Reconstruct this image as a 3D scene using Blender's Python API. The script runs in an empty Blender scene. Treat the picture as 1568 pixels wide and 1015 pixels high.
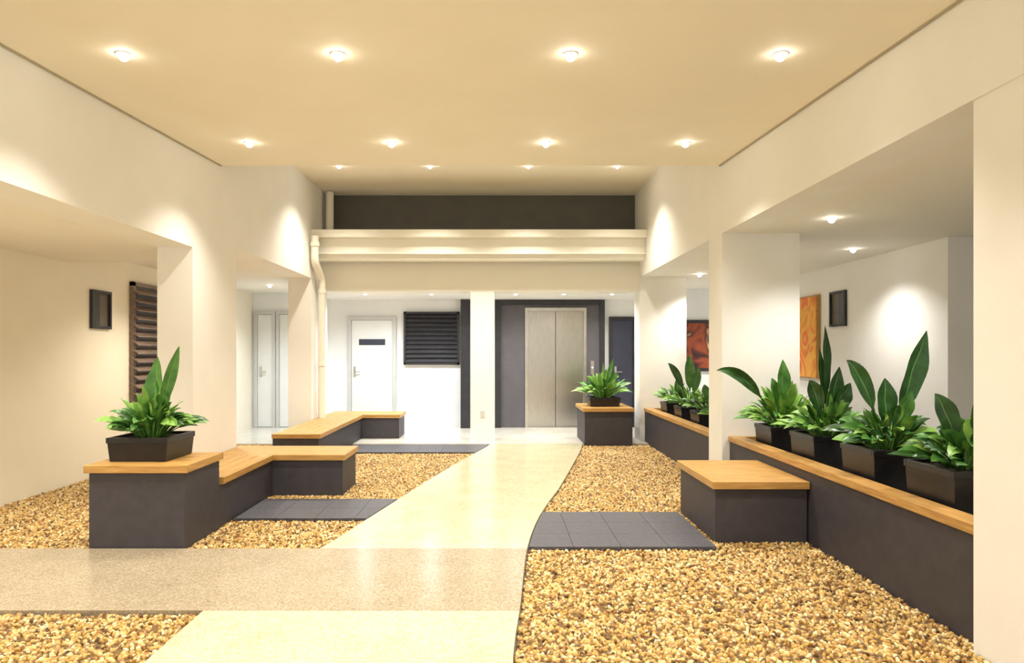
import bpy, math, random
from mathutils import Vector, noise
random.seed(7)
scene = bpy.context.scene
try:
    scene.view_settings.view_transform = 'Standard'
    scene.view_settings.look = 'None'
except Exception as e:
    print(e)

# ------------------------------------------------------------------ materials
def new_mat(name):
    m = bpy.data.materials.new(name); m.use_nodes = True
    nt = m.node_tree
    b = nt.nodes['Principled BSDF']
    return m, nt, b

def mat_noise(name, c1, c2, scale=8, rough=0.6, bump=0.0, bscale=60, metal=0.0, stretch=(1,1,1), detail=4, spec=None, lo=.3, hi=.7, dist=.01):
    m, nt, b = new_mat(name)
    tc = nt.nodes.new('ShaderNodeTexCoord')
    mp = nt.nodes.new('ShaderNodeMapping'); mp.inputs['Scale'].default_value = stretch
    n = nt.nodes.new('ShaderNodeTexNoise'); n.inputs['Scale'].default_value = scale; n.inputs['Detail'].default_value = detail
    r = nt.nodes.new('ShaderNodeValToRGB')
    r.color_ramp.elements[0].position = lo; r.color_ramp.elements[1].position = hi
    r.color_ramp.elements[0].color = (*c1, 1); r.color_ramp.elements[1].color = (*c2, 1)
    L = nt.links.new
    L(tc.outputs['Object'], mp.inputs['Vector']); L(mp.outputs[0], n.inputs['Vector'])
    L(n.outputs['Fac'], r.inputs[0]); L(r.outputs[0], b.inputs['Base Color'])
    b.inputs['Roughness'].default_value = rough; b.inputs['Metallic'].default_value = metal
    if spec is not None: b.inputs['Specular IOR Level'].default_value = spec
    if bump > 0:
        n2 = nt.nodes.new('ShaderNodeTexNoise'); n2.inputs['Scale'].default_value = bscale; n2.inputs['Detail'].default_value = 3
        L(mp.outputs[0], n2.inputs['Vector'])
        bp = nt.nodes.new('ShaderNodeBump'); bp.inputs['Strength'].default_value = bump; bp.inputs['Distance'].default_value = dist
        L(n2.outputs['Fac'], bp.inputs['Height']); L(bp.outputs[0], b.inputs['Normal'])
    return m

def mat_emit(name, c, s):
    m, nt, b = new_mat(name)
    b.inputs['Base Color'].default_value = (*c, 1)
    b.inputs['Emission Color'].default_value = (*c, 1)
    b.inputs['Emission Strength'].default_value = s
    return m

def mat_terrazzo(name, base, dark, light, rough=.24):
    m, nt, b = new_mat(name); L = nt.links.new
    tc = nt.nodes.new('ShaderNodeTexCoord')
    n = nt.nodes.new('ShaderNodeTexNoise'); n.inputs['Scale'].default_value = 3; n.inputs['Detail'].default_value = 6
    v = nt.nodes.new('ShaderNodeTexVoronoi'); v.inputs['Scale'].default_value = 120
    r = nt.nodes.new('ShaderNodeValToRGB'); r.color_ramp.interpolation='CONSTANT'
    e = r.color_ramp.elements; e[0].position=0; e[0].color=(*dark,1); e[1].position=.20; e[1].color=(*base,1)
    k=e.new(.62); k.color=tuple(base[i]*1.06 for i in range(3))+(1,); k=e.new(.84); k.color=(*light,1)
    mx = nt.nodes.new('ShaderNodeMix'); mx.data_type='RGBA'; mx.blend_type='MULTIPLY'; mx.inputs[0].default_value=1
    r2 = nt.nodes.new('ShaderNodeValToRGB'); r2.color_ramp.elements[0].position=.3; r2.color_ramp.elements[1].position=.7
    r2.color_ramp.elements[0].color=(.88,.87,.84,1); r2.color_ramp.elements[1].color=(1,1,1,1)
    sp = nt.nodes.new('ShaderNodeSeparateColor')
    L(tc.outputs['Object'],n.inputs['Vector']); L(tc.outputs['Object'],v.inputs['Vector'])
    L(v.outputs['Color'],sp.inputs[0]); L(sp.outputs[0],r.inputs[0]); L(n.outputs['Fac'],r2.inputs[0])
    L(r.outputs[0],mx.inputs[6]); L(r2.outputs[0],mx.inputs[7]); L(mx.outputs[2],b.inputs['Base Color'])
    b.inputs['Roughness'].default_value=rough
    return m

M_wall = mat_noise('wall_paint', (.87,.865,.84), (.90,.895,.87), 3, .7, .05, 180)
M_wall_cream = mat_noise('wall_cream', (.89,.83,.69), (.92,.86,.72), 3, .7, .05, 180)
M_wall_cool = mat_noise('wall_cool', (.82,.84,.85), (.86,.88,.89), 3, .65, .05, 180)
M_ceil = mat_noise('ceiling_paint', (.87,.81,.67), (.90,.84,.70), 2, .75, .04, 150)
M_sideceil = mat_noise('side_ceiling_paint', (.88,.85,.77), (.90,.87,.80), 2, .75, .04, 150)
M_beam = mat_noise('beam_paint', (.89,.87,.78), (.91,.89,.81), 3, .5)
M_dark = mat_noise('bulkhead_paint', (.095,.095,.088), (.11,.11,.10), 4, .6, .05, 120)
M_char = mat_noise('charcoal_render', (.042,.038,.048), (.054,.049,.060), 12, .55, .08, 150)
M_surr = mat_noise('lift_surround_paint', (.10,.095,.11), (.12,.115,.13), 6, .5)
M_black = mat_noise('black_gloss', (.008,.008,.01), (.016,.015,.018), 12, .32)
M_frame = mat_noise('dark_frame', (.02,.02,.026), (.03,.03,.036), 12, .45)
M_navy = mat_noise('navy_door_paint', (.03,.035,.06), (.04,.045,.075), 6, .5)
M_steel = mat_noise('brushed_steel', (.44,.42,.38), (.56,.54,.50), 6, .27, metal=.95, stretch=(40,1,1), spec=.5)
M_steel2 = mat_noise('steel_frame', (.5,.48,.44), (.6,.58,.54), 8, .3, metal=.9)
M_wood_x = mat_noise('timber_along_x', (.38,.195,.05), (.59,.35,.11), 9, .42, .12, 30, stretch=(.6,9,9), dist=.004)
M_wood_y = mat_noise('timber_along_y', (.38,.195,.05), (.59,.35,.11), 9, .42, .12, 30, stretch=(9,.6,9), dist=.004)
M_slatwood = mat_noise('louvre_timber', (.16,.11,.085), (.32,.24,.19), 9, .5, stretch=(9,.6,9))
M_glassdark = mat_noise('dark_glass', (.03,.03,.03), (.05,.048,.045), 3, .12)
M_reveal = mat_noise('window_reveal', (.10,.085,.06), (.15,.12,.09), 5, .5)
M_path = mat_terrazzo('terrazzo_cream', (.57,.535,.37), (.47,.42,.26), (.66,.63,.48), .2)
M_strip = mat_terrazzo('terrazzo_taupe', (.36,.30,.215), (.29,.235,.16), (.45,.395,.31), .22)
M_farfloor = mat_terrazzo('terrazzo_far', (.66,.64,.58), (.58,.56,.5), (.74,.73,.68), .2)
M_paver = mat_noise('slate_paver', (.06,.06,.075), (.09,.09,.11), 25, .5, .3, 60)
M_soil = mat_noise('gravel_bed', (.08,.045,.015), (.17,.10,.035), 60, .9)
M_ground = mat_noise('concrete_base', (.12,.10,.08), (.16,.13,.10), 6, .9)
M_potsoil = mat_noise('potting_soil', (.03,.02,.012), (.07,.05,.03), 60, .95, .6, 60)
M_leaf1 = mat_noise('leaf_dark', (.016,.060,.013), (.036,.125,.023), 14, .35)
M_leaf2 = mat_noise('leaf_mid', (.04,.15,.024), (.10,.27,.045), 14, .38)
M_leaf3 = mat_noise('leaf_light', (.15,.34,.055), (.30,.50,.11), 16, .4)
M_rib = mat_noise('leaf_rib', (.14,.30,.07), (.20,.38,.10), 10, .4)
M_trim = mat_noise('lamp_trim', (.85,.82,.76), (.9,.87,.8), 10, .4)
M_lens = mat_emit('lamp_lens', (1,.95,.84), 40)
M_lens_cool = mat_emit('lamp_lens_cool', (.95,.97,1), 12)
M_door = mat_noise('door_paint', (.76,.78,.77), (.80,.82,.81), 3, .45)
M_pipe = mat_noise('pipe_paint', (.84,.80,.70), (.88,.84,.74), 6, .4)
M_whiteframe = mat_noise('white_frame', (.56,.57,.56), (.60,.61,.60), 6, .4)

def pebble_mat(name, cols, rough=.5):
    m, nt, b = new_mat(name)
    oi = nt.nodes.new('ShaderNodeObjectInfo')
    r = nt.nodes.new('ShaderNodeValToRGB'); r.color_ramp.interpolation = 'CONSTANT'
    els = r.color_ramp.elements
    els[0].position = 0; els[0].color = (*cols[0], 1)
    els[1].position = 1/len(cols); els[1].color = (*cols[1], 1)
    for i in range(2, len(cols)):
        e = els.new(i/len(cols)); e.color = (*cols[i], 1)
    tc = nt.nodes.new('ShaderNodeTexCoord')
    n = nt.nodes.new('ShaderNodeTexNoise'); n.inputs['Scale'].default_value = 60
    mx = nt.nodes.new('ShaderNodeMix'); mx.data_type = 'RGBA'; mx.blend_type = 'MULTIPLY'
    mx.inputs[0].default_value = .3
    L = nt.links.new
    L(oi.outputs['Random'], r.inputs[0]); L(tc.outputs['Object'], n.inputs['Vector'])
    L(r.outputs[0], mx.inputs[6]); L(n.outputs['Fac'], mx.inputs[7]); L(mx.outputs[2], b.inputs['Base Color'])
    b.inputs['Roughness'].default_value = rough
    return m
M_peb = pebble_mat('river_pebbles', [(.27,.125,.028),(.55,.33,.085),(.62,.40,.125),(.74,.53,.22),(.42,.22,.05),(.90,.75,.43),(.60,.37,.10),(.11,.05,.015),(.38,.25,.10),(.68,.47,.18)])
M_pebg = pebble_mat('grey_pebbles', [(.2,.19,.18),(.35,.33,.31),(.5,.48,.45),(.12,.11,.11)])

# ------------------------------------------------------------------ mesh builder
class MB:
    def __init__(s): s.v=[]; s.f=[]; s.m=[]; s.mats=[]; s.sm=[]
    def mi(s, mat):
        if mat not in s.mats: s.mats.append(mat)
        return s.mats.index(mat)
    def poly(s, pts, faces, mat, smooth=False):
        o=len(s.v); s.v += [tuple(p) for p in pts]; k=s.mi(mat)
        for f in faces: s.f.append([o+i for i in f]); s.m.append(k); s.sm.append(smooth)
    def box(s,x0,x1,y0,y1,z0,z1,mat, tx=0, ty=0):
        p=[(x0+tx,y0+ty,z0),(x1-tx,y0+ty,z0),(x1-tx,y1-ty,z0),(x0+tx,y1-ty,z0),(x0,y0,z1),(x1,y0,z1),(x1,y1,z1),(x0,y1,z1)]
        s.poly(p,[(3,2,1,0),(4,5,6,7),(0,1,5,4),(1,2,6,5),(2,3,7,6),(3,0,4,7)],mat)
    def cyl(s,c,axis,r,h,mat,n=20,r2=None):
        r2 = r if r2 is None else r2
        a=Vector(axis).normalized(); u=a.orthogonal().normalized(); w=a.cross(u); c=Vector(c)
        p=[];
        for k,(hh,rr) in enumerate(((0,r),(h,r2))):
            for i in range(n):
                t=2*math.pi*i/n; p.append(c+a*hh+(u*math.cos(t)+w*math.sin(t))*rr)
        f=[(i,(i+1)%n,n+(i+1)%n,n+i) for i in range(n)]
        s.poly(p,f,mat,True)
        s.poly(p,[tuple(range(n))[::-1],tuple(range(n,2*n))],mat)
    def obj(s,name,bevel=0,parent=None):
        me=bpy.data.meshes.new(name+'_mesh'); me.from_pydata(s.v,[],s.f)
        for mm in s.mats: me.materials.append(mm)
        me.polygons.foreach_set('material_index',s.m); me.polygons.foreach_set('use_smooth',s.sm)
        me.update()
        o=bpy.data.objects.new(name,me); scene.collection.objects.link(o)
        if bevel:
            b=o.modifiers.new('bevel','BEVEL'); b.width=bevel; b.segments=2; b.limit_method='ANGLE'
        if parent: o.parent=parent
        return o
def box(name,x0,x1,y0,y1,z0,z1,mat,bevel=0):
    b=MB(); b.box(x0,x1,y0,y1,z0,z1,mat); return b.obj(name,bevel)

# ------------------------------------------------------------------ shell
YB=-1.6
box('floor',-6.6,6.6,YB,12.3,-.2,0,M_ground)
b=MB()
cz=lambda y: 3.07+.053*(y-3.1)
ye=6.45
b.poly([(-2.9,YB,cz(YB)),(2.4,YB,cz(YB)),(2.4,ye,cz(ye)),(-2.9,ye,cz(ye)),(-2.9,YB,4.1),(2.4,YB,4.1),(2.4,ye,4.1),(-2.9,ye,4.1)],
       [(3,2,1,0),(4,5,6,7),(0,1,5,4),(1,2,6,5),(2,3,7,6),(3,0,4,7)],M_ceil)
b.box(-2.9,2.4,ye,10.8,3.92,4.1,M_ceil)
b.obj('ceiling')
M_gap=mat_noise('shadow_gap_paint',(.42,.36,.25),(.46,.4,.29),4,.7)  # darker colour paints in the shadow gap along the ceiling edge
for i,(xa,xb) in enumerate(((-2.735,-2.718),(2.178,2.195))):
    b=MB(); y0,y1=YB,ye-.01
    b.poly([(xa,y0,cz(y0)-.008),(xb,y0,cz(y0)-.008),(xb,y1,cz(y1)-.008),(xa,y1,cz(y1)-.008),(xa,y0,cz(y0)+.01),(xb,y0,cz(y0)+.01),(xb,y1,cz(y1)+.01),(xa,y1,cz(y1)+.01)],
       [(3,2,1,0),(4,5,6,7),(0,1,5,4),(1,2,6,5),(2,3,7,6),(3,0,4,7)],M_gap)
    b.obj('shadow_gap_strip_%d'%(i+1))
b=MB()
b.box(-3.06,-2.74,YB,6.85,2.35,4.1,M_wall)
b.box(-3.06,-2.74,6.85,10.5,2.5,4.1,M_wall)
b.obj('wall_left_inner')
box('column',-3.06,-2.74,5.87,6.85,0,2.35,M_wall)
box('column',-3.08,-2.74,9.6,10.5,0,2.5,M_wall)
b=MB()
b.box(2.2,2.5,YB,10.5,2.57,4.1,M_wall)
b.obj('wall_right_inner')
box('column',2.2,2.96,6.4,6.8,0,2.57,M_wall)
box('column',2.2,2.92,10.1,10.5,0,2.57,M_wall)
box('column',2.215,3.6,.6,3.04,0,2.57,M_wall)
box('wall_left',-4.7,-4.5,YB,12.2,0,2.6,M_wall_cream)
box('wall_right',4.55,4.75,6.6,12.2,0,2.7,M_wall)
b=MB(); b.box(4.75,6.5,6.6,6.8,0,2.7,M_wall); b.box(6.4,6.6,YB,6.6,0,2.7,M_wall); b.obj('wall_right_return')
box('wall_back',-4.7,4.75,12.0,12.2,0,2.7,M_wall_cool)
b=MB(); b.box(-4.6,-3.06,YB,6.85,2.35,2.6,M_sideceil); b.box(-4.6,-3.06,6.85,12,2.5,2.7,M_sideceil); b.obj('ceiling_left_side')
box('ceiling_right_side',2.5,6.5,YB,12,2.57,2.75,M_sideceil)
b=MB(); b.box(-3.06,2.5,10.45,12,2.37,2.55,M_wall); b.obj('ceiling_corridor')
b=MB(); b.box(-2.74,2.2,10.12,10.45,2.35,3.0,M_beam); b.box(-.42,-.05,10.12,10.45,0,2.35,M_wall); b.box(-.27,-.20,10.112,10.12,.40,.50,M_whiteframe); b.obj('wall_back_fascia')
box('wall_bulkhead',-2.74,2.2,10.46,10.7,2.9,3.95,M_dark)
b=MB(); b.box(-2.74,2.2,9.72,9.98,2.79,3.10,M_beam); b.box(-2.74,2.2,9.58,9.98,3.10,3.21,M_beam); b.box(-2.74,2.2,9.66,9.72,2.86,2.885,M_beam)
b.obj('ceiling_beam',.006)

# ------------------------------------------------------------------ floor finishes
Rp=[(.0,.4),(.07,2.95),(.12,3.5),(.2,4.5),(.3,5.2),(.43,5.83),(.62,6.6),(.88,7.8),(1.19,9.3),(1.27,9.8)]
Lp=[(-1.56,.4),(-1.56,3.46),(-1.24,4.56),(-1.07,5.38),(-.81,6.67),(-.5,8.1),(-.16,9.5),(-.1,9.8)]
def interp(P,y):
    if y<=P[0][1]: return P[0][0]
    for i in range(len(P)-1):
        if P[i][1]<=y<=P[i+1][1]:
            p0=P[max(i-1,0)]; p1=P[i]; p2=P[i+1]; p3=P[min(i+2,len(P)-1)]
            h=p2[1]-p1[1]; t=(y-p1[1])/h
            m1=(p2[0]-p0[0])/(p2[1]-p0[1])*h; m2=(p3[0]-p1[0])/(p3[1]-p1[1])*h
            return (2*t**3-3*t*t+1)*p1[0]+(t**3-2*t*t+t)*m1+(-2*t**3+3*t*t)*p2[0]+(t**3-t*t)*m2
    return P[-1][0]
R=lambda y: interp(Rp,y); Lf=lambda y: -1.56 if y<3.46 else interp(Lp,y)
def strip(b,fl,fr,y0,y1,z0,z1,mat,n=16):
    pts=[]; f=[]
    for i in range(n+1):
        y=y0+(y1-y0)*i/n
        pts+=[(fl(y),y,z1),(fr(y),y,z1),(fl(y),y,z0),(fr(y),y,z0)]
    for i in range(n):
        a=4*i; c=a+4
        f+=[(a,a+1,c+1,c),(a+2,c+2,c+3,a+3),(a,c,c+2,a+2),(a+1,a+3,c+3,c+1)]
    f+=[(0,2,3,1),(4*n,4*n+1,4*n+3,4*n+2)]
    b.poly(pts,f,mat)
PT=.034
b=MB(); strip(b,Lf,R,.4,3.46,.0,PT,M_path,12); strip(b,Lf,R,4.56,9.8,.0,PT,M_path,40)
b.obj('garden_path')
b=MB(); strip(b,lambda y:-4.5,R,3.463,4.557,0,PT,M_strip,6); b.obj('cross_path')
b=MB(); b.box(-4.5,4.55,9.803,12,0,PT,M_farfloor); b.obj('floor_corridor')
def flat(b,fl,fr,y0,y1,z=.008,n=10):
    pts=[];f=[]
    for i in range(n+1):
        y=y0+(y1-y0)*i/n; pts+=[(fl(y),y,z),(fr(y),y,z)]
    for i in range(n): f.append((2*i,2*i+1,2*i+3,2*i+2))
    b.poly(pts,f,M_soil)
C=lambda v:(lambda y:v)
def Ri(y): return R(y)+.012
def Li(y): return Lf(y)-.012
def pebbles(obj,density,radius,mat,seed):
    ng=bpy.data.node_groups.new('pebble_scatter','GeometryNodeTree')
    ng.interface.new_socket('Geometry',in_out='INPUT',socket_type='NodeSocketGeometry')
    ng.interface.new_socket('Geometry',in_out='OUTPUT',socket_type='NodeSocketGeometry')
    N=ng.nodes.new; L=ng.links.new
    gi=N('NodeGroupInput'); go=N('NodeGroupOutput')
    d=N('GeometryNodeDistributePointsOnFaces'); d.inputs['Density'].default_value=density; d.inputs['Seed'].default_value=seed
    ic=N('GeometryNodeMeshIcoSphere'); ic.inputs['Radius'].default_value=radius; ic.inputs['Subdivisions'].default_value=2
    tr=N('GeometryNodeTransform'); tr.inputs['Scale'].default_value=(1.15,.85,.62)
    sm=N('GeometryNodeSetShadeSmooth')
    st=N('GeometryNodeSetMaterial'); st.inputs['Material'].default_value=mat
    ip=N('GeometryNodeInstanceOnPoints'); jn=N('GeometryNodeJoinGeometry')
    rr=N('FunctionNodeRandomValue'); rr.data_type='FLOAT_VECTOR'; rr.inputs[0].default_value=(0,0,0); rr.inputs[1].default_value=(6.28,6.28,6.28)
    rs=N('FunctionNodeRandomValue'); rs.data_type='FLOAT_VECTOR'; rs.inputs[0].default_value=(.6,.6,.6); rs.inputs[1].default_value=(1.25,1.25,1.25)
    L(gi.outputs[0],d.inputs['Mesh']); L(ic.outputs['Mesh'],tr.inputs['Geometry']); L(tr.outputs[0],sm.inputs[0]); L(sm.outputs[0],st.inputs['Geometry'])
    L(d.outputs['Points'],ip.inputs['Points']); L(st.outputs[0],ip.inputs['Instance'])
    L(rr.outputs[0],ip.inputs['Rotation']); L(rs.outputs[0],ip.inputs['Scale'])
    L(ip.outputs[0],jn.inputs[0]); L(gi.outputs[0],jn.inputs[0]); L(jn.outputs[0],go.inputs[0])
    md=obj.modifiers.new('pebbles','NODES'); md.node_group=ng
PD,PR=3000,.0150
b=MB()
flat(b,Ri,C(2.205),.5,3.045); flat(b,Ri,C(2.26),3.045,4.58); flat(b,Ri,C(2.26),5.61,6.39); flat(b,Ri,C(2.19),6.39,6.82); flat(b,Ri,C(2.26),6.82,9.79); flat(b,C(1.545),C(2.26),4.58,5.61)
g=b.obj('gravel_bed'); pebbles(g,PD,PR,M_peb,1)
b=MB()
flat(b,C(-4.48),C(-1.575),.5,3.45)
g=b.obj('gravel_bed'); pebbles(g,PD,PR,M_peb,2)
b=MB()
flat(b,C(-2.72),Li,4.57,5.37); flat(b,C(-2.72),C(-2.19),5.37,6.12); flat(b,C(-2.72),Li,6.12,8.94); flat(b,C(-2.72),C(-2.17),8.94,9.72); flat(b,C(-2.72),Li,9.72,9.79)
g=b.obj('gravel_bed'); pebbles(g,PD,PR,M_peb,3)
b=MB()
flat(b,C(-4.48),C(-3.10),4.57,9.79)
g=b.obj('gravel_bed'); pebbles(g,PD,PR,M_peb,4)
b=MB()
flat(b,C(-3.10),C(-2.72),4.57,5.85)
g=b.obj('gravel_bed'); pebbles(g,PD,PR,M_peb,5)
b=MB()
flat(b,C(-3.10),C(-2.72),6.87,9.58)
g=b.obj('gravel_bed'); pebbles(g,PD,PR,M_peb,6)

def pavers(x0,x1,y0,y1,nx,ny,fl=None,fr=None):
    b=MB(); gw=.0015
    for j in range(ny):
        ya=y0+(y1-y0)*j/ny+gw; yb=y0+(y1-y0)*(j+1)/ny-gw
        for i in range(nx):
            xa=x0+(x1-x0)*i/nx+gw; xb=x0+(x1-x0)*(i+1)/nx-gw
            def cl(x,y):
                if fl: x=max(x,fl(y)+.01)
                if fr: x=min(x,fr(y)-.01)
                return x
            q=[(cl(xa,ya),ya),(cl(xb,ya),ya),(cl(xb,yb),yb),(cl(xa,yb),yb)]
            if abs(q[1][0]-q[0][0])<.01 and abs(q[2][0]-q[3][0])<.01: continue
            p=[(x,y,0) for x,y in q]+[(x,y,.036) for x,y in q]
            b.poly(p,[(3,2,1,0),(4,5,6,7),(0,1,5,4),(1,2,6,5),(2,3,7,6),(3,0,4,7)],M_paver)
    return b.obj('slate_pavers')
pavers(.2,1.54,4.59,5.6,4,3,fl=R)
pavers(-2.17,-.85,5.38,6.1,4,2,fr=Lf)
pavers(-2.14,-.1,8.95,9.7,6,2,fr=Lf)

# ------------------------------------------------------------------ timber & planters
def boards(b,x0,x1,y0,y1,z0,z1,along,n):
    g=.0025
    for i in range(n):
        if along=='x':
            a=y0+(y1-y0)*i/n; c=y0+(y1-y0)*(i+1)/n; b.box(x0,x1,a+g,c-g,z0,z1,M_wood_x)
        else:
            a=x0+(x1-x0)*i/n; c=x0+(x1-x0)*(i+1)/n; b.box(a+g,c-g,y0,y1,z0,z1,M_wood_y)
def top_boards(b,x0,x1,y0,y1,z1,along,n,t=.055):
    e=.022
    b.box(x0,x1,y0,y0+e,z1-t,z1-.001,M_wood_x); b.box(x0,x1,y1-e,y1,z1-t,z1-.001,M_wood_x)
    b.box(x0,x0+e,y0+e,y1-e,z1-t,z1-.001,M_wood_y); b.box(x1-e,x1,y0+e,y1-e,z1-t,z1-.001,M_wood_y)
    b.box(x0+e,x1-e,y0+e,y1-e,z1-t+.005,z1-.024,M_frame)
    boards(b,x0+e,x1-e,y0+e,y1-e,z1-.025,z1,along,n)
b=MB(); b.box(1.585,2.255,4.76,5.66,0,.41,M_char); top_boards(b,1.56,2.262,4.73,5.69,.465,'x',9); b.obj('timber_top_bench',.003)
b=MB()
b.box(-2.86,-2.19,4.57,5.14,0,.555,M_char); top_boards(b,-2.885,-2.165,4.545,5.16,.615,'x',6)
b.box(-2.73,-2.19,5.14,6.9,0,.36,M_char); b.box(-2.19,-1.50,6.32,6.9,0,.36,M_char)
top_boards(b,-2.735,-2.165,5.165,6.30,.415,'y',5); top_boards(b,-2.735,-1.475,6.30,6.92,.415,'x',6)
b.obj('l_shaped_bench',.003)
b=MB()
b.box(-2.73,-2.17,7.92,10.4,0,.36,M_char)
b.box(-2.73,-1.57,10.4,11.0,0.034,.36,M_char)
top_boards(b,-2.735,-2.145,7.9,10.38,.415,'y',5); top_boards(b,-2.735,-1.545,10.38,11.02,.415,'x',6)
b.obj('l_shaped_bench',.003)

def trough(name,x0,x1,y0,y1,z,ledge=.12,t=.05):
    b=MB(); w=.08
    b.box(x0,x0+w,y0,y1,0,z-t,M_char); b.box(x1-w,x1,y0,y1,0,z-t,M_char)
    b.box(x0+w,x1-w,y0,y0+w,0,z-t,M_char); b.box(x0+w,x1-w,y1-w,y1,0,z-t,M_char)
    b.box(x0+w,x1-w,y0+w,y1-w,0,z-.11,M_potsoil)
    b.box(x0-.015,x0+ledge,y0,y1,z-t,z,M_wood_y)
    b.box(x1-ledge,x1,y0,y1,z-t,z,M_wood_y)
    b.box(x0+ledge,x1-ledge,y0,y0+.06,z-t,z,M_wood_x); b.box(x0+ledge,x1-ledge,y1-.06,y1,z-t,z,M_wood_x)
    o=b.obj(name,.003)
    p=MB(); p.poly([(x0+w,y0+w,z-.10),(x1-w,y0+w,z-.10),(x1-w,y1-w,z-.10),(x0+w,y1-w,z-.10)],[(0,1,2,3)],M_potsoil)
    po=p.obj('pebble_mulch',parent=o); pebbles(po,1800,.014,M_pebg,5)
    return o
trough('planter_bench',2.27,3.15,3.05,6.39,.585)
trough('planter_bench',2.27,3.05,6.82,10.08,.55)
b=MB(); b.box(1.29,2.0,9.68,9.80,0.0,.52,M_char); b.box(1.29,2.0,9.8,10.6,0.034,.52,M_char); top_boards(b,1.265,2.02,9.655,10.62,.58,'x',8); b.obj('planter_block',.003)

# ------------------------------------------------------------------ plants
def leaf(b,base,tip,width,lift,hint,mat,pet=.22,n=12,fold=.25,curl=0):
    B=Vector(base);T=Vector(tip);Cc=B+(T-B)*.5+Vector((0,0,lift))
    hint=Vector(hint); pts=[]; offs=[-1,-.55,-.04,.04,.55,1]
    for i in range(n+1):
        s=i/n
        p=B*(1-s)**2+Cc*2*s*(1-s)+T*s*s
        tg=((Cc-B)*(1-s)+(T-Cc)*s).normalized()
        side=tg.cross(hint)
        if side.length<1e-3: side=tg.orthogonal()
        side.normalize(); nr=side.cross(tg).normalized()
        if s<pet: w=.006+.004*s
        else:
            u=(s-pet)/(1-pet); w=max(.0015,width*.5*math.sin(math.pi*min(1,u**.8))**.8 if u<1 else .0015)
            w=max(w,.004*(1-u)+.001)
        for o in offs:
            wob=.09*w*math.sin(s*17+o*2)
            pts.append(p+side*(o*w)+nr*(fold*abs(o)*w+wob))
    k=len(offs); f=[];fr=[]
    for i in range(n):
        for j in range(k-1):
            q=(i*k+j,i*k+j+1,(i+1)*k+j+1,(i+1)*k+j)
            (fr if j==2 else f).append(q)
    o=len(b.v); b.v+=[tuple(p) for p in pts]
    for q in f: b.f.append([o+a for a in q]); b.m.append(b.mi(mat)); b.sm.append(True)
    for q in fr: b.f.append([o+a for a in q]); b.m.append(b.mi(M_rib)); b.sm.append(True)

def plant(x0,x1,y0,y1,z0,z1,tall=(),nlow=46,rl=.24,hl=.26,seed=0,light=.35,name='potted_plant',sc=1.0):
    rnd=random.Random(seed)
    b=MB(); t=.018; tp=.012
    b.box(x0,x1,y0,y1,z0,z1-.035,M_black,tp,tp)
    b.box(x0-.006,x1+.006,y0-.006,y0+t,z1-.04,z1,M_black); b.box(x0-.006,x1+.006,y1-t,y1+.006,z1-.04,z1,M_black)
    b.box(x0-.006,x0+t,y0+t,y1-t,z1-.04,z1,M_black); b.box(x1-t,x1+.006,y0+t,y1-t,z1-.04,z1,M_black)
    o=b.obj(name,.003)
    s=MB(); s.box(x0+t,x1-t,y0+t,y1-t,z1-.035,z1-.02,M_potsoil); s.obj('soil',parent=o)
    l=MB(); cx=(x0+x1)/2; cy=(y0+y1)/2; zb=z1-.02; hw=(x1-x0)/2
    for i in range(nlow):
        a=i*2.39996+rnd.uniform(-.4,.4); q=math.sqrt((i+.5)/nlow)
        ln=rl*(.30+.75*q)*rnd.uniform(.6,1.2); h=hl*(1.15-.85*q)*rnd.uniform(.5,1.35)
        bx=cx+math.cos(a)*.09*q; by=cy+math.sin(a)*.09*q
        tip=(bx+math.cos(a)*ln*1.05,by+math.sin(a)*ln*.85,zb+h)
        r=rnd.random()
        m=M_leaf3 if r<light else (M_leaf2 if r<light+.4 else M_leaf1)
        leaf(l,(bx,by,zb),tip,rnd.uniform(.045,.085)*sc,rnd.uniform(.05,.14)*sc,(0+rnd.uniform(-.6,.6),-.5+rnd.uniform(-.5,.4),1),m,pet=.35,n=8)
    for (dx,dy,dz,w,lift,mm,hx) in tall:
        m=(M_leaf1,M_leaf2,M_leaf3)[mm]
        leaf(l,(cx+dx*.06,cy+dy*.06,zb),(cx+dx,cy+dy,zb+dz),w,lift,(hx,-1,.25),m,pet=.3,n=16,fold=.35)
    l.obj('foliage',parent=o)
    return o
plant(-2.80,-2.37,4.68,5.1,.616,.79,[(.20,0,.68,.09,.04,1,.9),(-.03,.05,.50,.12,.08,1,-.2),(.12,-.05,.34,.13,.06,1,.3),(.03,.02,.60,.11,.06,1,.1),(-.08,0,.30,.11,.06,0,-.1)],nlow=130,rl=.25,hl=.30,seed=1,light=.45)
PZ=.495
plant(2.42,2.78,5.78,6.14,PZ,.74,[(-.62,-.05,.52,.11,.30,0,-.2),(.0,0,.62,.14,.05,1,.2),(-.1,.0,.45,.10,.1,1,.1),(.12,.0,.40,.10,.1,2,.1)],nlow=130,rl=.30,hl=.36,seed=2,light=.75)
plant(2.42,2.80,5.0,5.4,PZ,.76,[(.02,.05,.88,.11,.10,0,.6),(-.13,0,.44,.12,.15,0,-.3),(.2,0,.42,.15,.08,0,.4),(.10,-.02,.55,.13,.05,0,.2),(-.05,0,.7,.09,.05,0,.5)],nlow=110,rl=.28,hl=.29,seed=3,light=.5)
plant(2.42,2.82,4.2,4.6,PZ,.77,[(.27,0,.80,.17,.04,0,.3),(-.26,.02,.60,.11,.22,0,-.2),(.0,.02,.48,.14,.06,0,.0),(.14,-.05,.40,.13,.06,1,.3)],nlow=110,rl=.28,hl=.26,seed=4,light=.3)
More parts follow.
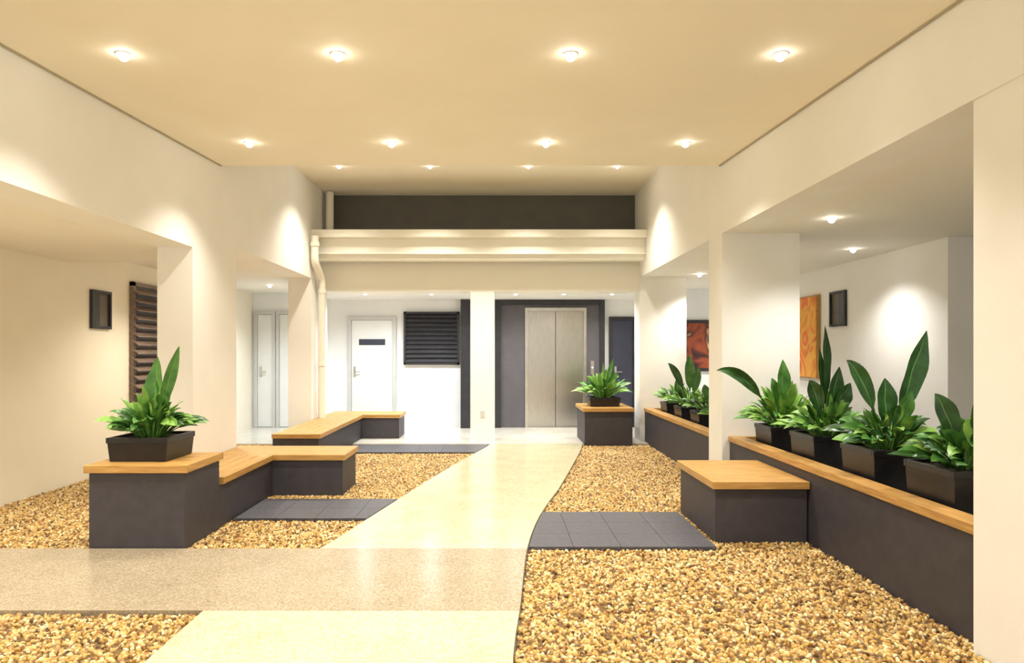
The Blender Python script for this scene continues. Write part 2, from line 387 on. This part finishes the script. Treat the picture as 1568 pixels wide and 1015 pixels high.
plant(2.42,2.84,3.46,3.88,PZ,.77,[(-.16,.02,.42,.12,.10,0,-.2),(-.05,.05,.30,.12,.08,1,0),(.1,0,.42,.13,.08,0,.2),(-.2,-.1,.22,.1,.08,1,-.3),(.0,-.1,.25,.12,.08,0,.3)],nlow=100,rl=.26,hl=.24,seed=5,light=.25)
for i,(yy,tl) in enumerate([(7.1,[(.02,0,.4,.1,.05,0,.1)]),(7.85,[(-.05,0,.35,.1,.1,1,-.2),(.1,0,.5,.11,.05,0,.1)]),(8.6,[(-.02,0,.72,.14,.08,1,.0),(-.3,0,.6,.1,.2,0,-.2),(.12,0,.55,.12,.08,1,.2)]),(9.35,[(.05,0,.4,.1,.05,1,.1)])]):
    plant(2.42,2.76,yy,yy+.36,.46,.68,tl,nlow=60,rl=.25,hl=.30,seed=10+i,light=.5)
plant(1.40,1.86,9.9,10.3,.581,.72,[(.16,0,.62,.07,.05,1,.1),(.22,0,.4,.09,.1,1,.2),(-.25,0,.34,.09,.12,2,-.2),(.05,0,.45,.09,.05,1,.1)],nlow=120,rl=.33,hl=.42,seed=20,light=.6)

# ------------------------------------------------------------------ elevator
b=MB()
b.box(-.05,.50,11.93,11.998,PT,2.365,M_surr); b.box(1.62,1.93,11.93,11.998,PT,2.365,M_surr); b.box(.50,1.62,11.93,11.998,2.22,2.365,M_surr)
b.box(-.05,.06,11.88,11.93,PT,2.365,M_frame); b.box(1.86,1.95,11.88,11.93,PT,2.365,M_frame); b.box(.06,1.86,11.88,11.93,2.27,2.365,M_frame)
b.box(.50,.55,11.90,11.998,PT,2.22,M_steel2); b.box(1.57,1.62,11.90,11.998,PT,2.22,M_steel2); b.box(.55,1.57,11.90,11.998,2.16,2.22,M_steel2)
b.box(.55,1.055,11.955,11.99,PT+.01,2.16,M_steel); b.box(1.065,1.57,11.955,11.99,PT+.01,2.16,M_steel); b.box(1.055,1.065,11.97,11.99,PT+.01,2.16,M_frame)
b.box(.5,1.62,11.86,11.998,PT,PT+.012,M_steel2)
b.box(1.70,1.76,11.915,11.93,1.0,1.25,M_steel2); b.cyl((1.73,11.915,1.13),(0,-1,0),.008,.006,M_lens)
b.obj('elevator',.002)
def panel_door(name,x0,x1,z1,mat,frame,sign=False,handle_left=True,yb=11.998):
    b=MB(); e=.06; z0=PT
    b.box(x0-e,x0,yb-.05,yb,z0,z1+e,frame); b.box(x1,x1+e,yb-.05,yb,z0,z1+e,frame); b.box(x0,x1,yb-.05,yb,z1,z1+e,frame)
    b.box(x0+.004,x1-.004,yb-.03,yb,z0+.008,z1-.004,mat)
    hx=x0+.06 if handle_left else x1-.06
    b.box(hx-.02,hx+.02,yb-.036,yb-.03,.95,1.15,M_steel2); b.cyl((hx,yb-.036,1.05),(0,-1,0),.01,.05,M_steel2); b.cyl((hx,yb-.08,1.05),(1,0,0),.009,.11,M_steel2)
    if sign: b.box((x0+x1)/2-.24,(x0+x1)/2+.24,yb-.038,yb-.03,1.54,1.65,M_navy)
    b.obj(name,.002)
panel_door('door_1',-2.68,-1.92,2.0,M_door,M_whiteframe,True)
panel_door('door_2',-4.40,-4.13,2.1,M_door,M_whiteframe); panel_door('door_3',-4.0,-3.72,2.1,M_door,M_whiteframe,handle_left=False)
panel_door('door_4',2.10,2.48,2.0,M_navy,M_frame)
b=MB(); x0,x1,z0,z1=-1.72,-.70,1.18,2.15
b.box(x0,x0+.04,11.94,11.998,z0,z1,M_frame);b.box(x1-.04,x1,11.94,11.998,z0,z1,M_frame);b.box(x0,x1,11.94,11.998,z0,z0+.04,M_frame);b.box(x0,x1,11.94,11.998,z1-.04,z1,M_frame)
b.box(x0+.04,x1-.04,11.985,11.998,z0,z1,M_black)
for i in range(11):
    z=z0+.05+i*.083
    b.poly([(x0+.04,11.945,z),(x1-.04,11.945,z),(x1-.04,11.985,z+.06),(x0+.04,11.985,z+.06),(x0+.04,11.945,z+.008),(x1-.04,11.945,z+.008),(x1-.04,11.985,z+.068),(x0+.04,11.985,z+.068)],[(3,2,1,0),(4,5,6,7),(0,1,5,4),(1,2,6,5),(2,3,7,6),(3,0,4,7)],M_frame)
b.obj('window_1')
box('dark_post',-.67,-.50,11.8,11.998,PT,2.36,M_frame,.004)
def side_window(name,xw,sgn,y0,y1,z0,z1):
    b=MB(); d=.035*sgn; a,c=sorted((xw,xw+d)); a2,c2=sorted((xw,xw+d*.2))
    b.box(a,c,y0,y0+.03,z0,z1,M_frame);b.box(a,c,y1-.03,y1,z0,z1,M_frame);b.box(a,c,y0+.03,y1-.03,z0,z0+.03,M_frame);b.box(a,c,y0+.03,y1-.03,z1-.03,z1,M_frame)
    ym=(y0+y1)/2
    b.box(a2,c2,y0+.03,ym,z0+.03,z1-.03,M_glassdark); b.box(a2,c2,ym,y1-.03,z0+.03,z1-.03,M_reveal)
    b.obj(name)
side_window('window_2',-4.499,1,7.2,7.56,1.67,2.1)
side_window('window_3',4.549,-1,8.5,8.9,1.75,2.22)
b=MB(); y0,y1,z0,z1=7.98,8.9,.6,2.27; xw=-4.498
b.box(xw,xw+.05,y0,y0+.05,z0,z1,M_slatwood);b.box(xw,xw+.05,y1-.05,y1,z0,z1,M_slatwood);b.box(xw,xw+.05,y0,y1,z0,z0+.05,M_slatwood);b.box(xw,xw+.05,y0,y1,z1-.05,z1,M_slatwood)
b.box(xw,xw+.015,y0+.05,y1-.05,z0+.05,z1-.05,M_surr)
n=15
for i in range(n):
    z=z0+.05+i*(z1-z0-.1)/n
    p=[(xw+.02,y0-.02,z+.065),(xw+.12,y0-.02,z),(xw+.12,y1,z),(xw+.02,y1,z+.065)]
    p=p+[(a,b_,c+.014) for a,b_,c in p]
    b.poly(p,[(3,2,1,0),(4,5,6,7),(0,1,5,4),(1,2,6,5),(2,3,7,6),(3,0,4,7)],M_slatwood)
b.obj('window_4')

# ------------------------------------------------------------------ paintings
def paint_mat(name,cols,scale,seed):
    m,nt,bs=new_mat(name); tc=nt.nodes.new('ShaderNodeTexCoord'); mp=nt.nodes.new('ShaderNodeMapping'); mp.inputs['Location'].default_value=(seed,seed*2,seed)
    n=nt.nodes.new('ShaderNodeTexNoise'); n.inputs['Scale'].default_value=scale; n.inputs['Detail'].default_value=2; n.inputs['Distortion'].default_value=1.2
    r=nt.nodes.new('ShaderNodeValToRGB'); e=r.color_ramp.elements
    e[0].position=.3; e[0].color=(*cols[0],1); e[1].position=.72; e[1].color=(*cols[-1],1)
    for i in range(1,len(cols)-1):
        k=e.new(.3+.42*i/(len(cols)-1)); k.color=(*cols[i],1)
    L=nt.links.new; L(tc.outputs['Object'],mp.inputs[0]); L(mp.outputs[0],n.inputs['Vector']); L(n.outputs['Fac'],r.inputs[0]); L(r.outputs[0],bs.inputs['Base Color']); bs.inputs['Roughness'].default_value=.5
    return m
P1=paint_mat('abstract_orange',[(.45,.05,.02),(.8,.25,.02),(.9,.5,.05),(.85,.12,.03),(.95,.65,.15)],2.2,3)
P2=paint_mat('abstract_red',[(.02,.01,.01),(.10,.015,.012),(.35,.07,.02),(.05,.012,.012),(.8,.45,.2)],2.4,8)
b=MB(); b.box(4.50,4.549,9.2,9.95,1.03,2.22,M_wood_y); b.box(4.492,4.50,9.22,9.93,1.05,2.20,P1); b.obj('painting',.002)
b=MB(); b.box(3.40,3.95,11.95,11.998,1.06,2.0,M_frame); b.box(3.46,3.89,11.943,11.95,1.12,1.94,P2); b.obj('painting',.002)

# ------------------------------------------------------------------ pipes
def pipe(name,pts,r):
    cu=bpy.data.curves.new(name,'CURVE'); cu.dimensions='3D'; cu.bevel_depth=r; cu.bevel_resolution=5; cu.use_fill_caps=True
    P=[Vector(p) for p in pts]; out=[P[0]]
    for i in range(1,len(P)-1):
        a=(P[i-1]-P[i]); c=(P[i+1]-P[i]); k=min(.09,a.length*.45,c.length*.45); a.normalize(); c.normalize()
        s=P[i]+a*k; e=P[i]+c*k
        for t in (0,.25,.5,.75,1): out.append(s*(1-t)**2+P[i]*2*t*(1-t)+e*t*t)
    out.append(P[-1])
    sp=cu.splines.new('POLY'); sp.points.add(len(out)-1)
    for i,p in enumerate(out): sp.points[i].co=(*p,1)
    for s in cu.splines: s.use_smooth=True
    cu.materials.append(M_pipe); o=bpy.data.objects.new(name,cu); scene.collection.objects.link(o); return o
p=pipe('drain_pipe',[(-2.66,9.50,3.10),(-2.66,9.50,2.72),(-2.655,9.86,2.50),(-2.655,9.86,.415)],.055)
b=MB()
for z in (2.95,): b.cyl((-2.66,9.50,z),(0,0,1),.068,.06,M_pipe)
for z in (2.3,1.2): b.cyl((-2.655,9.86,z),(0,0,1),.064,.05,M_pipe)
b.obj('collars',parent=p)
pipe('drain_pipe',[(-2.62,10.2,3.02),(-2.62,10.2,3.91)],.06)

# ------------------------------------------------------------------ lights
WARM=(1,.925,.79)
def downlight(x,y,z,power=60,col=WARM,size=110,r=.034,lens=None,blend=1.0,dome=.036,sz=.09):
    b=MB(); n=24
    pts=[];f=[]
    for k,(rr,zz) in enumerate(((r*1.3,0),(r*1.3,-.005),(r*1.02,-.006),(r*.98,-.003))):
        for i in range(n):
            t=2*math.pi*i/n; pts.append((rr*math.cos(t),rr*math.sin(t),zz+.002))
    for k in range(3):
        for i in range(n):
            f.append((k*n+i,k*n+(i+1)%n,(k+1)*n+(i+1)%n,(k+1)*n+i))
    b.poly(pts,f,M_trim,True)
    pts=[];f=[]
    for k in range(5):
        ph=math.pi/2*k/4
        for i in range(n):
            t=2*math.pi*i/n; pts.append((r*.92*math.cos(ph)*math.cos(t),r*.92*math.cos(ph)*math.sin(t),-.003-dome*math.sin(ph)))
    for k in range(4):
        for i in range(n): f.append((k*n+i,(k+1)*n+i,(k+1)*n+(i+1)%n,k*n+(i+1)%n)[::-1])
    b.poly(pts,f,lens or M_lens,True)
    o=b.obj('recessed_downlight'); o.location=(x,y,z)
    ld=bpy.data.lights.new('downlight_beam','SPOT'); ld.energy=power; ld.color=col; ld.spot_size=math.radians(size); ld.spot_blend=blend; ld.shadow_soft_size=.06
    lo=bpy.data.objects.new('downlight_beam',ld); scene.collection.objects.link(lo); lo.parent=o; lo.location=(0,0,-sz)
XS=(-2.13,-.91,.415,1.61)
for x in XS:
    edge = .85 if x in (XS[0],XS[3]) else 1.1
    downlight(x,.2,cz(.2)-.003,95*edge)
    downlight(x,1.9,cz(1.9)-.003,130*edge)
    downlight(x,3.72,cz(3.72)-.003,165*edge)
    downlight(x,5.6,cz(5.6)-.003,175*edge)
    downlight(x,8.78,3.915,300*edge*(.85 if edge<1 else 1.15))
for x,y,p in ((2.9,5.67,100),(4.0,7.35,110),(3.0,9.7,110),(3.6,3.6,140),(4.0,10.8,140)):
    downlight(x,y,2.565,p,(1,.97,.91),size=128)
for x,y,z,p in ((-3.7,4.2,2.345,190),(-3.6,2.2,2.345,170),(-3.35,7.75,2.495,190),(-3.7,10.6,2.495,130)):  # lamps nearest the camera are unseen, added to brighten the left wall
    downlight(x,y,z,p,(1,.92,.77) if y<9 else (.88,.94,1),lens=None if y<9 else M_lens_cool,size=140)
for x in (-2.2,-1.1): downlight(x,10.85,2.365,125,(.88,.94,1),lens=M_lens_cool,r=.03,size=160,dome=.002,sz=.03)  # added cool fill for the corridor; fittings invented, flat so they barely show
for x in (.3,1.1,1.9): downlight(x,10.85,2.365,85,(1,.96,.90),lens=M_lens_cool,r=.03,size=160,dome=.002,sz=.03)  # added fill lamps for the lift side, kept flush and out of sight

# ------------------------------------------------------------------ world
w=bpy.data.worlds.new('night_ambient'); scene.world=w; w.use_nodes=True
bg=w.node_tree.nodes['Background']; bg.inputs[0].default_value=(1,.96,.88,1); bg.inputs[1].default_value=1.3

# ------------------------------------------------------------------ camera
cd=bpy.data.cameras.new('camera'); cam=bpy.data.objects.new('camera',cd); scene.collection.objects.link(cam)
cam.location=(0,0,1.4); cam.rotation_euler=(math.radians(90),0,0)
cd.sensor_width=36; cd.lens=22.96; cd.shift_x=22/1568; cd.shift_y=32.5/1568; cd.clip_start=.05
scene.camera=cam
